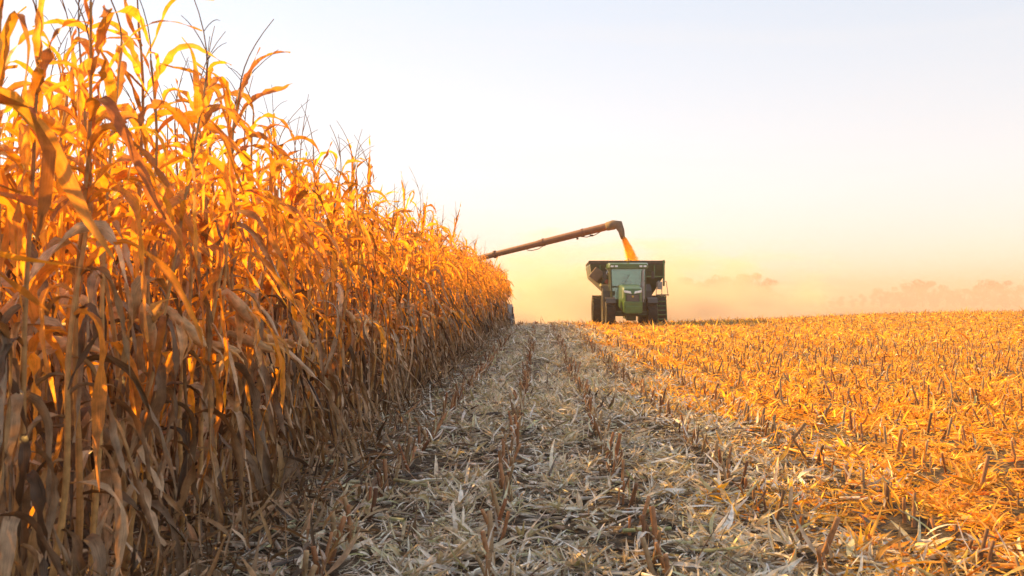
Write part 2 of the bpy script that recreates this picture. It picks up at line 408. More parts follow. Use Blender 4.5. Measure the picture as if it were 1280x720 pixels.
def ear_arr(S_, e, seg=10, lo=False):
    h, az, th = e
    base = S_['sp'](h); d = np.array([math.sin(th)*math.cos(az), math.sin(th)*math.sin(az), math.cos(th)])
    L = .24; s = np.linspace(0, 1, 5 if lo else 9)
    stem = base+.05*np.array([math.cos(az), math.sin(az), .4])
    P = np.vstack([base[None], stem+d[None]*(s*L)[:, None]])
    rad = np.concatenate([[.007], .008+.021*np.sin(np.pi*(s*.86+.08))**.7]); rad[-1] = .006
    parts = [tube_arrays(P, rad, 5 if lo else seg)]
    r = random.Random(h*1e5)
    for k in range(2 if lo else 5):
        a2 = az+r.uniform(-1.5, 1.5)
        parts.append(leaf_arrays(stem+d*L*r.uniform(.1, .5), r.uniform(.14, .28), .05, a2, th+r.uniform(-.3, .3), th+r.uniform(.3, 1.3), .5, r.uniform(-1, 1), .9, .2, .05, r.uniform(0, 6), seg=4 if lo else 8, cs=2 if lo else 4))
    return cat(parts)

def leaf_of(S_, i, seg=18, cs=4):
    p, L, W, az, e0, e1, bd, tw, cu, da, rip, ph, bw = S_['leaves'][i]
    if cs == 2: W = W*1.25
    return leaf_arrays(p, L, W, az, e0, e1, bd, tw, cu, da, rip, ph, seg, cs, bw)

NV = 26
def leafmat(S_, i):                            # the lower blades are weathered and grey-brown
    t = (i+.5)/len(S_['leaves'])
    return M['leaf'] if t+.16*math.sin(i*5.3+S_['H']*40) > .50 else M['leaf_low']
def join2(name, A, B, ma, mb):
    nA = len(A[1]); v, q, u = cat([A, B]); me = mesh_np(name, v, q, u, ma); me.materials.append(mb)
    mi = np.zeros(len(q), np.int32); mi[nA:] = 1; me.polygons.foreach_set('material_index', mi); return me
specs = [plant_spec(k) for k in range(NV)]
hi, lo = [], []
for k, s_ in enumerate(specs):
    d = dict(stalk=mesh_np('corn_stalk', *stalk_arr(s_), M['stalk']),
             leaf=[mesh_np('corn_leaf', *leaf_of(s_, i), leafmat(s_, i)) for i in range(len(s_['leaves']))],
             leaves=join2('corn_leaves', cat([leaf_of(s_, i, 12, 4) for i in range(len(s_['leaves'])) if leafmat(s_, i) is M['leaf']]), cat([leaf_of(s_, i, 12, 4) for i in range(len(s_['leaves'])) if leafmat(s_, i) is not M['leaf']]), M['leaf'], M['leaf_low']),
             tassel=mesh_np('corn_tassel', *tassel_arr(s_), M['tassel']),
             ear=mesh_np('corn_ear', *ear_arr(s_, s_['ears'][0]), M['husk']) if s_['ears'] else None)
    hi.append(d)
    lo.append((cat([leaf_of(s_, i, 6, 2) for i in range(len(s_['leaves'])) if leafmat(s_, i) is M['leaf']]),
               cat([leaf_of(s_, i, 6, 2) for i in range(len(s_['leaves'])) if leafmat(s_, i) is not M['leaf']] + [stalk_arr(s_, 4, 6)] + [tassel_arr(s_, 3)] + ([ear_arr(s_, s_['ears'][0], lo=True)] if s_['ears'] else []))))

# ------------------------------------------------------------------ the standing corn
ROW0, SP = -1.74, .76
END = 46.5                                     # where the combine's header has eaten the rows
plants = []
pr = random.Random(5)
for row in range(17):
    x0 = ROW0-SP*row
    y = 2.2 if row == 0 else max(2.2, (-x0)/.558-1.6)
    ymax = END if x0 > -11.2 else 62
    while y < ymax:
        y += pr.uniform(.13, .21)
        if pr.random() < .03: continue
        x = x0+pr.gauss(0, .03)
        sc = pr.gauss(1.09, .055)
        if y < 5: sc *= .985
        plants.append((row, x, y, min(1.22, max(.88, sc)), pr.uniform(0, 6.283), pr.gauss(0, 3.2), pr.gauss(0, 3.2), pr.randrange(NV)))
def pkey(p): return math.hypot(p[1], p[2])*(1+.45*p[0])
def inframe(p):                                # within the picture's left edge (with a leaf's reach)
    return -p[1]/p[2] < .60
vis = sorted([p for p in plants if inframe(p)], key=pkey)
single = set(id(p) for p in vis[:300]); detailed = set(id(p) for p in vis[:120])
ordn = ['front', 'second', 'third', 'fourth', 'fifth', 'sixth']
def plant_label(row, y):
    band = ('nearest the camera by the left edge' if y < 5.5 else 'in the near stretch left of the stubble' if y < 11
            else 'in the middle stretch of the field edge' if y < 22 else 'in the far stretch toward the machines' if y < 36 else 'at the far end beside the harvester')
    return f'dry golden corn plant of the {ordn[min(row,5)]} row, {band}'
bulkL, bulkS = [], []
for p in plants:
    row, x, y, sc, rz, tx, ty, k = p
    z = float(gz(x, y))
    if id(p) in single:
        e = empty('corn_plant', (x, y, z), rz); e.rotation_euler = (R(tx), R(ty), rz); e.scale = (sc, sc, sc)
        tag(e, plant_label(row, y), 'corn plant', 'uncut corn plants standing in rows')
        d = hi[k]
        link('stalk', d['stalk'], e)
        if id(p) in detailed:
            for me in d['leaf']: link('leaf', me, e)
        else:
            link('leaves', d['leaves'], e)
        link('tassel', d['tassel'], e)
        if d['ear'] and y > 3.6: link('ear', d['ear'], e)
    else:
        mt = (Matrix.Translation((x, y, z)) @ Euler((R(tx), R(ty), rz)).to_matrix().to_4x4() @ Matrix.Scale(sc, 4))
        A = np.array(mt)
        for src, dst in ((lo[k][0], bulkL), (lo[k][1], bulkS)):
            dst.append((src[0] @ A[:3, :3].T+A[:3, 3], src[1], src[2]))
def join2(name, A, B, ma, mb):
    nA = len(A[1]); v, q, u = cat([A, B]); me = mesh_np(name, v, q, u, ma); me.materials.append(mb)
    mi = np.zeros(len(q), np.int32); mi[nA:] = 1; me.polygons.foreach_set('material_index', mi); return me
tag(link('corn_crop', join2('corn_crop', cat(bulkL), cat(bulkS), M['leaf'], M['leaf_low'])),
    'mass of dry golden corn filling the field behind the front rows', 'corn crop', kind='stuff')

# ------------------------------------------------------------------ stubble
def stub_variant(k):
    r = random.Random(900+k); H = r.uniform(.13, .27); lx, ly = r.uniform(-.05, .05), r.uniform(-.05, .05)
    n = 6; s = np.linspace(-.25, 1, n)
    P = np.stack([lx*s, ly*s, H*s], -1); P[-1, 2] += .0
    rad = np.array([.017, .015, .0135, .013, .0125, .0125])*r.uniform(.85, 1.2)
    body = tube_arrays(P, rad, 8, cap=True)
    sh = []
    for i in range(1):
        a = r.uniform(0, 6.28); h = H*r.uniform(.15, .95)
        sh.append(leaf_arrays((lx*h/H, ly*h/H, h), r.uniform(.08, .24), r.uniform(.018, .035), a, R(r.uniform(15, 70)), R(r.uniform(100, 175)), r.uniform(.15, .5), r.uniform(-2, 2), r.uniform(.4, 1.1), .4, .1, r.uniform(0, 6), seg=6, cs=2))
    return body, cat(sh)
SV = [stub_variant(k) for k in range(14)]
SM = [(mesh_np('stub_stalk', *b, M['stub']), mesh_np('stub_sheath', *s_, M['litter'])) for b, s_ in SV]
stubs = []
for i in range(0, 60):
    x0 = ROW0+SP*(i+1)
    y = max(2.6, (x0-2)/.55)
    ymax = 66+.25*x0
    while y < ymax:
        y += pr.uniform(.09, .22) if y < 30 else pr.uniform(.2, .34)
        if pr.random() < .10 or x0 > y*.52+1: continue
        stubs.append((i, x0+pr.gauss(0, .03), y, pr.uniform(.5, 1.08), pr.uniform(0, 6.28), pr.gauss(0, 12), pr.gauss(0, 13), pr.randrange(14)))
for x0 in np.arange(-11.2, -1.5, SP):          # behind the combine the rows are cut too
    y = 50.
    while y < 66:
        y += pr.uniform(.2, .34); stubs.append((-1, x0, y, 1, pr.uniform(0, 6), 0, 0, pr.randrange(14)))
svis = sorted([s_ for s_ in stubs if s_[0] >= 0 and -.54 < s_[1]/s_[2] < .51], key=lambda s_: math.hypot(s_[1], s_[2]))
ssel = set(id(s_) for s_ in svis[:300]); bs, bl = [], []
rown = ['in the shaded row beside the standing corn', 'in the shaded row left of the middle', 'in the shaded row right of the middle',
        'in the row along the edge of the shadow', 'in the first fully sunlit row', 'in the second sunlit row', 'in a sunlit row at the right edge']
for s_ in stubs:
    i, x, y, sc, rz, tx, ty, k = s_; z = float(gz(x, y))
    if id(s_) in ssel:
        o = empty('corn_stub', (x, y, z), rz); o.rotation_euler = (R(tx), R(ty), rz); o.scale = (sc, sc, sc)
        dist = 'in the foreground' if y < 6 else 'further back' if y < 9 else 'far back'
        tag(o, f'cut corn stub {rown[min(i,6)]}, {dist}', 'corn stub', 'cut corn stubs standing in rows')
        link('stalk', SM[k][0], o); link('leaf_sheath', SM[k][1], o)
    else:
        A = np.array(Matrix.Translation((x, y, z)) @ Euler((R(tx), R(ty), rz)).to_matrix().to_4x4() @ Matrix.Scale(sc*1.05, 4))
        for src, dst in ((SV[k][0], bs), (SV[k][1], bl)):
            dst.append((src[0] @ A[:3, :3].T+A[:3, 3], src[1], src[2]))
tag(link('corn_stubble', join2('corn_stubble', cat(bs), cat(bl), M['stub'], M['litter'])),
    'rows of short cut corn stubble running off to the horizon', 'stubble', kind='stuff')

# ------------------------------------------------------------------ litter of chopped leaves and husks
def strips(N, x, y, L, W, lift, seg=5, wav=.2, az=None, e=None, z0=None, curl=None):
    """N curved dry strips lying on the ground, vectorised"""
    az = rng.uniform(0, 2*np.pi, N) if az is None else az
    s = np.linspace(0, 1, seg+1)
    dazc = rng.normal(0, .45, N)
    a = az[:, None]+dazc[:, None]*s[None]
    e0 = np.where(rng.uniform(0, 1, N) < .12, rng.uniform(.25, 1.1, N), rng.normal(0, .17, N)) if e is None else e
    el = e0[:, None]+rng.normal(0, .45, N)[:, None]*(s[None]-.3)+rng.normal(0, wav*.6, N)[:, None]*np.sin(s*7)[None]
    t = np.stack([np.cos(a)*np.cos(el), np.sin(a)*np.cos(el), np.sin(el)], -1)
    st = (t[:, 1:]+t[:, :-1])/2*(L/seg)[:, None, None]
    P = np.concatenate([np.zeros((N, 1, 3)), np.cumsum(st, 1)], 1)
    if e is None: P[:, :, 2] -= P[:, :, 2].min(1)[:, None]
    base = np.stack([x, y, gz(x, y)+(lift if z0 is None else z0)], -1)
    P = P+base[:, None]
    tw = rng.normal(0, .7, N)[:, None]+rng.normal(0, .9, N)[:, None]*s[None]
    b = np.stack([-np.sin(a), np.cos(a), 0*a], -1); nn = np.cross(t, b)
    b2 = b*np.cos(tw)[..., None]+nn*np.sin(tw)[..., None]; n2 = nn*np.cos(tw)[..., None]-b*np.sin(tw)[..., None]
    wd = W[:, None]*.5*np.clip(.25+s*2.6, 0, 1)[None]*(1-s**2.2*.93)[None]
    cu = rng.uniform(.1, 1.0, N)
    u = np.array([-1., 0, 1.])
    V = P[:, :, None]+b2[:, :, None]*(u[None, None, :, None]*(wd*np.cos(cu)[:, None])[:, :, None, None])\
        + n2[:, :, None]*(np.abs(u)[None, None, :, None]*(wd*np.sin(cu)[:, None])[:, :, None, None])
    gzz = gz(V[..., 0], V[..., 1])+.002
    V[..., 2] = np.maximum(V[..., 2], gzz)
    q1 = (np.arange(seg)[:, None]*3+np.arange(2)[None])
    q1 = np.stack([q1, q1+1, q1+4, q1+3], -1).reshape(-1, 4)
    Q = (np.arange(N)[:, None, None]*((seg+1)*3)+q1[None]).reshape(-1, 4)
    uv = np.stack(np.broadcast_arrays(((u+1)/2)[None, None, :], s[None, :, None]*L[:, None, None]*6+rng.uniform(0, 9, N)[:, None, None]), -1).reshape(-1, 2)
    return V.reshape(-1, 3), Q, uv

SHADOW_EDGE = 1.95                                   # shadow edge: residue coloured pale left of it, painted sunlit gold right of it
def scatter(N, y0, y1, xl, pw=1.0):
    y = y0*(y1/y0)**(rng.uniform(0, 1, N)**pw)
    xr = .53*y+.6; x = rng.uniform(0, 1, N)*(xr-xl)+xl
    # the spreader leaves loose windrows between the stub rows, and bare patches
    p = .57+.43*np.cos((x+.60)/.76*2*np.pi)*np.clip(1.3-y/60, .4, 1)
    p *= np.clip(.75+.55*np.sin(x*2.1+np.sin(y*1.3)*1.5)*np.sin(y*1.7+np.cos(x*1.1)*2)+.35*np.sin(x*6.3+y*2.1)*np.sin(y*5.1-x*3), .12, 1)
    p *= .38+.62*smooth01((x+1.25)/.8)      # thinner, darker ground beside the standing corn
    k = rng.uniform(0, 1, N) < p
    return x[k], y[k]
parts = []
def add(N, y0, y1, Lr, Wr, lift, seg, xl=-2.1, pw=1.0, wav=.2):
    x, y = scatter(int(N*1.8), y0, y1, xl, pw); N = len(x)
    L = rng.uniform(*Lr, N)*rng.uniform(.5, 1, N); W = rng.uniform(*Wr, N)
    parts.append(strips(N, x, y, L, W, rng.uniform(0, lift, N), seg, wav=wav))
add(58000, 2.4, 11, (.03, .16), (.004, .022), .05, 5)
add(1300, 2.4, 14, (.15, .45), (.02, .045), .05, 7, wav=.12)
add(46000, 9, 30, (.08, .32), (.008, .036), .06, 4)
add(46000, 26, 80, (.2, .6), (.02, .07), .09, 3, xl=-1.6)
add(5000, 46, 66, (.25, .7), (.03, .09), .08, 3, xl=-12)
add(26000, 2.0, 20, (.04, .15), (.002, .008), .06, 3)      # fine shreds
# husk bundles: pale flaring strips from one foot
# broken leaves caught on the stubs
st_ = [q_ for q_ in stubs if q_[0] >= 0 and q_[2] < 34]
k = 2; sx_ = np.repeat([q_[1] for q_ in st_], k); sy_ = np.repeat([q_[2] for q_ in st_], k); n_ = len(sx_)
parts.append(strips(n_, sx_+rng.normal(0, .07, n_), sy_+rng.normal(0, .07, n_), rng.uniform(.06, .24, n_), rng.uniform(.006, .03, n_), 0, 4, e=rng.uniform(.3, 1.4, n_), z0=rng.uniform(0, .08, n_)))
# shed leaves heaped and leaning along the foot of the standing corn
n_ = 3000; fy = 2.2*(46/2.2)**rng.uniform(0, 1, n_)
foot = strips(n_, -1.78+np.abs(rng.normal(0, .34, n_)), fy, rng.uniform(.08, .30, n_), rng.uniform(.010, .036, n_), 0, 6, e=rng.uniform(-.2, 1.4, n_), z0=rng.uniform(0, .22, n_))
tag(link('fallen_leaves', mesh_np('fallen_leaves', *foot, M['leaf_low'])), 'fallen grey-brown leaves leaning along the foot of the standing corn', 'fallen leaves', kind='stuff')
hparts = []
def husks(N, y0, y1, sz):
    x, y = scatter(int(N*1.6), y0, y1, -1.25); N = len(x)
    k = 9; X = np.repeat(x, k)+rng.normal(0, .012, N*k); Y = np.repeat(y, k)+rng.normal(0, .012, N*k)
    L = rng.uniform(.10, .20, N*k)*sz; W = rng.uniform(.014, .034, N*k)*sz
    e = rng.uniform(.05, .85, N*k)
    hparts.append(strips(N*k, X, Y, L, W, 0, 5, az=rng.uniform(0, 6.28, N*k), e=e, z0=rng.uniform(.0, .03, N*k)))
husks(900, 2.4, 12, .8); husks(240, 2.6, 11, 1.25); husks(3500, 10, 45, 1.2)
# chopped stalk pieces, lying
sp_ = []
for k in range(1500):
    yy = 2.4*(30/2.4)**pr.random(); xx = pr.uniform(-1.9, .53*yy+.5); a = pr.uniform(0, 3.14); L = pr.uniform(.05, .28); r_ = pr.uniform(.006, .013)
    d = np.array([math.cos(a), math.sin(a), pr.uniform(-.12, .12)])
    c = np.array([xx, yy, float(gz(xx, yy))+r_+pr.uniform(.0, .03)])
    sp_.append(tube_arrays(np.array([c-d*L/2, c, c+d*L/2]), np.array([r_, r_*1.1, r_*.95]), 6, cap=True))
parts.append(cat(sp_))
def litter_mesh(name, A, B, mats):
    nA = len(A[1]); v, q, u = cat([A, B]); me = mesh_np(name, v, q, u, mats[0])
    for m_ in mats[1:]: me.materials.append(m_)
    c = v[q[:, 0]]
    edge = SHADOW_EDGE+.35*np.sin(c[:, 1]*.9)+.25*np.sin(c[:, 1]*2.7+c[:, 0])
    idx = q[:, 0]; h = np.sin((idx//24)*12.9898)*43758.5453; h = h-np.floor(h)      # pale and sunlit-painted pieces mingle across the shadow edge
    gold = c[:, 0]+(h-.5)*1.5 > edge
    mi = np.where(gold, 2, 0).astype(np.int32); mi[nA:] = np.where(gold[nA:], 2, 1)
    me.polygons.foreach_set('material_index', mi); return me
tag(link('corn_litter', litter_mesh('corn_litter', cat(parts), cat(hparts), [M['litter'], M['husk_litter'], M['litter_sunlit']])), 'chopped corn leaves, husks and shreds covering the harvested ground', 'corn litter', kind='stuff')

# pale stray clod lying in the foreground residue
def clod(x, y, r, label):
    bm = bmesh.new(); bmesh.ops.create_icosphere(bm, subdivisions=3, radius=r)
    for v in bm.verts:
        n = math.sin(v.co.x*90)*math.cos(v.co.y*70+1)*.12+math.sin(v.co.z*110)*.08
        v.co *= 1+n; v.co.z *= .6
    me = bpy.data.meshes.new('stone'); bm.to_mesh(me); bm.free(); me.materials.append(M['stone'])
    me.polygons.foreach_set('use_smooth', [True]*len(me.polygons))
    o = link('stone', me); o.location = (x, y, float(gz(x, y))+r*.55); tag(o, label, 'stone')
M['stone'] = mat_plain('pale_stone', (.62, .62, .60), .85, dust=.15)
def at(px, py, d=None):
    """point on flat ground (or at depth d) seen at photo pixel px, py"""
    if d is None: d = EYE*F_PX/(py-VY)
    return (px-VX)/F_PX*d, d, EYE+(VY-py)/F_PX*d
x, y, _ = at(665, 697); clod(x, y, .028, 'small pale stone on the residue at the bottom middle')

# ------------------------------------------------------------------ wheels
def wheel(parent, c, rad, width, rim=.55, lugs=22, side=1, rimmat='yellow'):
    """rim part > tyre, hub. axle along x."""
    w2 = width/2; rr = rad*rim
    m = MB().lathe([(-w2*.78, rr*.98), (-w2*.55, rr*.9), (-w2*.1, rr*.82), (-w2*.05, rr*.2), (w2*.05, rr*.2), (w2*.1, rr*.82), (w2*.55, rr*.9), (w2*.78, rr*.98)], c, 32)
    m.tube((c[0]-.03, c[1], c[2]), (c[0]+.03, c[1], c[2]), rr*.86, rr*.86, 32)
    rim_o = m.build('wheel', M[rimmat], parent, smooth=False)
    t = MB().lathe([(-w2*.74, rr*.95), (-w2*.98, rr*1.15), (-w2, rad*.86), (-w2*.86, rad*.95), (-w2*.4, rad*.972), (0, rad*.975), (w2*.4, rad*.972), (w2*.86, rad*.95), (w2, rad*.86), (w2*.98, rr*1.15), (w2*.74, rr*.95)], c, 44)
    for k in range(lugs):
        for sd in (-1, 1):
            a = 2*math.pi*(k+(.5 if sd > 0 else 0))/lugs
            mt = Matrix.Translation(c) @ Matrix.Rotation(-a, 4, 'X') @ Matrix.Translation((sd*w2*.5, 0, rad*.975)) @ Matrix.Rotation(R(28*sd), 4, 'Z')
            r_ = bmesh.ops.create_cube(t.bm, size=1)
            bmesh.ops.transform(t.bm, matrix=mt @ Matrix.Diagonal((w2*1.02, rad*.065, rad*.06, 1)), verts=r_['verts'])
    t.build('tyre', M['rubber'], rim_o)
    MB().tube((c[0]-w2*.5, c[1], c[2]), (c[0]+w2*.5, c[1], c[2]), rr*.28, rr*.22, 16).build('hub', M['yellow'], rim_o)
    return rim_o

def rrect(x0, x1, z0, z1, r, y, n=4):
    P = []
    for cx, cz, a0 in ((x1-r, z1-r, 0), (x0+r, z1-r, 90), (x0+r, z0+r, 180), (x1-r, z0+r, 270)):
        for k in range(n+1):
            a = R(a0+90*k/n); P.append((cx+r*math.cos(a), y, cz+r*math.sin(a)))
    return P

# ------------------------------------------------------------------ tractor (faces the camera)
def build_tractor():
    X0, Y0 = (790.3-VX)/F_PX*45.3, 45.0
    T = empty('tractor', (X0, Y0, float(gz(X0, Y0+2))-.03), R(-.5))
    tag(T, 'green farm tractor with square cab facing the camera, in front of the grain cart', 'tractor')
    # wheels: y = 1.2 front axle, y = 4.3 rear axle
    for sx in (-1, 1):
        wheel(T, (sx*.99, 1.25, .66), .66, .44, .5, 20)
        wheel(T, (sx*.93, 4.25, .99), .99, .56, .55, 24)
    # hood: tapered, rounded lid
    hood = MB()
    rings = []
    for y, hw, top, bot in ((.22, .36, 1.66, .80), (.32, .43, 1.84, .72), (.6, .46, 1.95, .72), (1.6, .48, 2.03, .80), (2.75, .50, 2.08, .95)):
        rings.append(rrect(-hw, hw, bot, top, .12, y))
    hood.loft(rings); ho = hood.build('hood', M['green'], T, smooth=False)
    MB().box((0, .205, 1.40), (.60, .05, .34), bev=.02).build('grille', M['black'], ho)
    g = MB()
    for k in range(6): g.box((0, .176, 1.27+.05*k), (.54, .012, .012))
    g.build('grille_bar', M['grey'], ho)
    for sx in (-1, 1):
        MB().prism([(sx*.06, 1.60), (sx*.40, 1.66), (sx*.42, 1.76), (sx*.10, 1.72)], 'y', .19, .26).build('headlight', M['lamp'], ho, bevel=.012)
    MB().tube((0, .19, 1.47), (0, .15, 1.47), .05, .045, 16).build('badge', M['yellow'], ho)
    MB().box((0, .16, .98), (.86, .42, .52), bev=.05).box((0, -.02, .86), (.74, .1, .34), bev=.03).build('front_weight', M['green'], T)
    MB().box((0, 1.25, .66), (1.7, .26, .24), bev=.04).box((0, 1.25, .50), (.46, .42, .34), bev=.06).tube((-.8, 1.05, .60), (.8, 1.05, .60), .035).build('front_axle', M['dkgreen'], T)
    MB().box((0, 2.6, .82), (.62, 3.4, .52), bev=.05).box((0, 4.25, .95), (1.6, .5, .5), bev=.06).box((0, 2.4, .55), (.5, 1.2, .3), bev=.04).build('chassis', M['dkgreen'], T)
    for sx in (-1, 1):                           # front and rear fenders
        f = MB()
        for k in range(7):
            a = R(-30+22*k); rr = 1.10
            f.box((sx*.90, 4.25-rr*math.sin(a)*1, .99+rr*math.cos(a)), (.62, .44, .035), (math.degrees(a), 0, 0))
        f.build('rear_fender', M['black'], T)
        f = MB()
        for k in range(5):
            a = R(-50+22*k); rr = .76
            f.box((sx*.99, 1.25-rr*math.sin(a), .66+rr*math.cos(a)), (.46, .32, .025), (math.degrees(a), 0, 0))
        f.build('front_fender', M['black'], T)
    # cab: frame posts, panels, glass, roof
    y0, y1 = 2.72, 4.55
    cab = MB()
    for sx in (-1, 1):
        cab.tube((sx*.80, y0-.05, 1.30), (sx*.86, y0+.05, 2.88), .045, .04, 8)
        cab.tube((sx*.84, y1, 1.30), (sx*.84, y1-.1, 2.88), .055, .055, 8)
        cab.tube((sx*.87, 3.6, 1.35), (sx*.87, 3.6, 2.88), .035, .035, 8)
        cab.box((sx*.74, y0+.45, 1.45), (.20, 1.0, .60), bev=.04)
    cab.box((0, y0-.03, 1.96), (1.62, .05, .07)); cab.box((0, y1, 1.75), (1.6, .05, .8))
    cab.box((0, 3.6, 1.26), (1.6, 1.8, .10))
    cb = cab.build('cab', M['dkgreen'], T)
    MB().loft([[(-.78, y0-.06, 1.36), (.78, y0-.06, 1.36), (.78, y0-.045, 1.36), (-.78, y0-.045, 1.36)],
               [(-.83, y0+.03, 2.86), (.83, y0+.03, 2.86), (.83, y0+.045, 2.86), (-.83, y0+.045, 2.86)]]).build('windscreen', M['glass'], cb)
    for sx in (-1, 1):
        MB().prism([(y0+.06, 1.75), (3.56, 1.60), (3.56, 2.86), (y0+.08, 2.86)], 'x', sx*.875-.006, sx*.875+.006).build('side_window', M['glass'], cb)
        MB().prism([(3.64, 1.60), (y1-.06, 1.60), (y1-.12, 2.86), (3.64, 2.86)], 'x', sx*.875-.006, sx*.875+.006).build('side_window', M['glass'], cb)
    MB().box((0, y1-.06, 2.45), (1.5, .012, .75)).build('rear_window', M['glass'], cb)
    MB().loft([rrect(-.92, .92, 2.86, 3.08, .07, y0-.16), rrect(-.98, .98, 2.86, 3.15, .09, y0+.1), rrect(-.98, .98, 2.86, 3.17, .09, y1-.1), rrect(-.9, .9, 2.88, 3.08, .07, y1+.1)]).build('cab_roof', M['green'], T)
    for x_ in (-.80, -.60, .60, .80):
        MB().box((x_, y0-.18, 2.965), (.15, .06, .085), bev=.015).build('roof_light', M['lamp'], T)
    b = MB().tube((.02, y0+.3, 3.16), (.02, y0+.3, 3.24), .05, .05, 14).build('beacon_base', M['black'], T)
    MB().tube((.02, y0+.3, 3.24), (.02, y0+.3, 3.38), .075, .055, 16).build('beacon', M['amber'], T, smooth=False)
    for sx in (-1, 1):                           # mirrors on arms
        m = MB().tube((sx*.9, y0, 2.75), (sx*1.18, y0-.1, 2.72), .014).build('mirror_arm', M['black'], T)
        MB().box((sx*1.19, y0-.12, 2.52), (.16, .05, .36), bev=.02).build('mirror', M['black'], m)
    MB().tube((.70, y0-.14, 1.2), (.70, y0-.14, 2.65), .055, .055, 14).tube((.70, y0-.14, 2.65), (.74, y0-.10, 2.83), .045, .045, 12).tube((.70, y0-.14, 1.35), (.70, y0-.14, 2.2), .085, .085, 14).build('exhaust_pipe', M['grey'], T)
    wp = MB().tube((-.30, y0-.08, 1.98), (.10, y0-.02, 2.62), .009, .009, 6).build('wiper', M['black'], cb)
    seat = MB().box((.02, 3.85, 1.60), (.5, .48, .14), bev=.04).box((.02, 4.10, 1.98), (.48, .13, .70), (-8, 0, 0), bev=.05).box((.02, 3.85, 1.40), (.3, .3, .30)).build('driver_seat', M['black'], cb)
    sw = MB()
    cpt = Vector((.02, 3.36, 1.98))
    pts = [cpt+Vector((.19*math.cos(a), .08*math.sin(a), .17*math.sin(a))) for a in np.linspace(0, 2*math.pi, 17)]
    sw.path(pts, .014, 6).tube(cpt, (.02, 3.1, 1.35), .025, .03, 8)
    sw.build('steering_wheel', M['black'], cb)
    # cab steps on the right of the picture
    st = MB()
    for k in range(4): st.box((1.10-.0*k, 3.1, .5+.26*k), (.34, .30, .035))
    for yy in (2.93, 3.27): st.tube((1.26, yy, .42), (1.26, yy, 1.35), .018, .018, 6)
    st.build('cab_step', M['black'], T)
    return T, X0, Y0
TR, TX, TY = build_tractor()

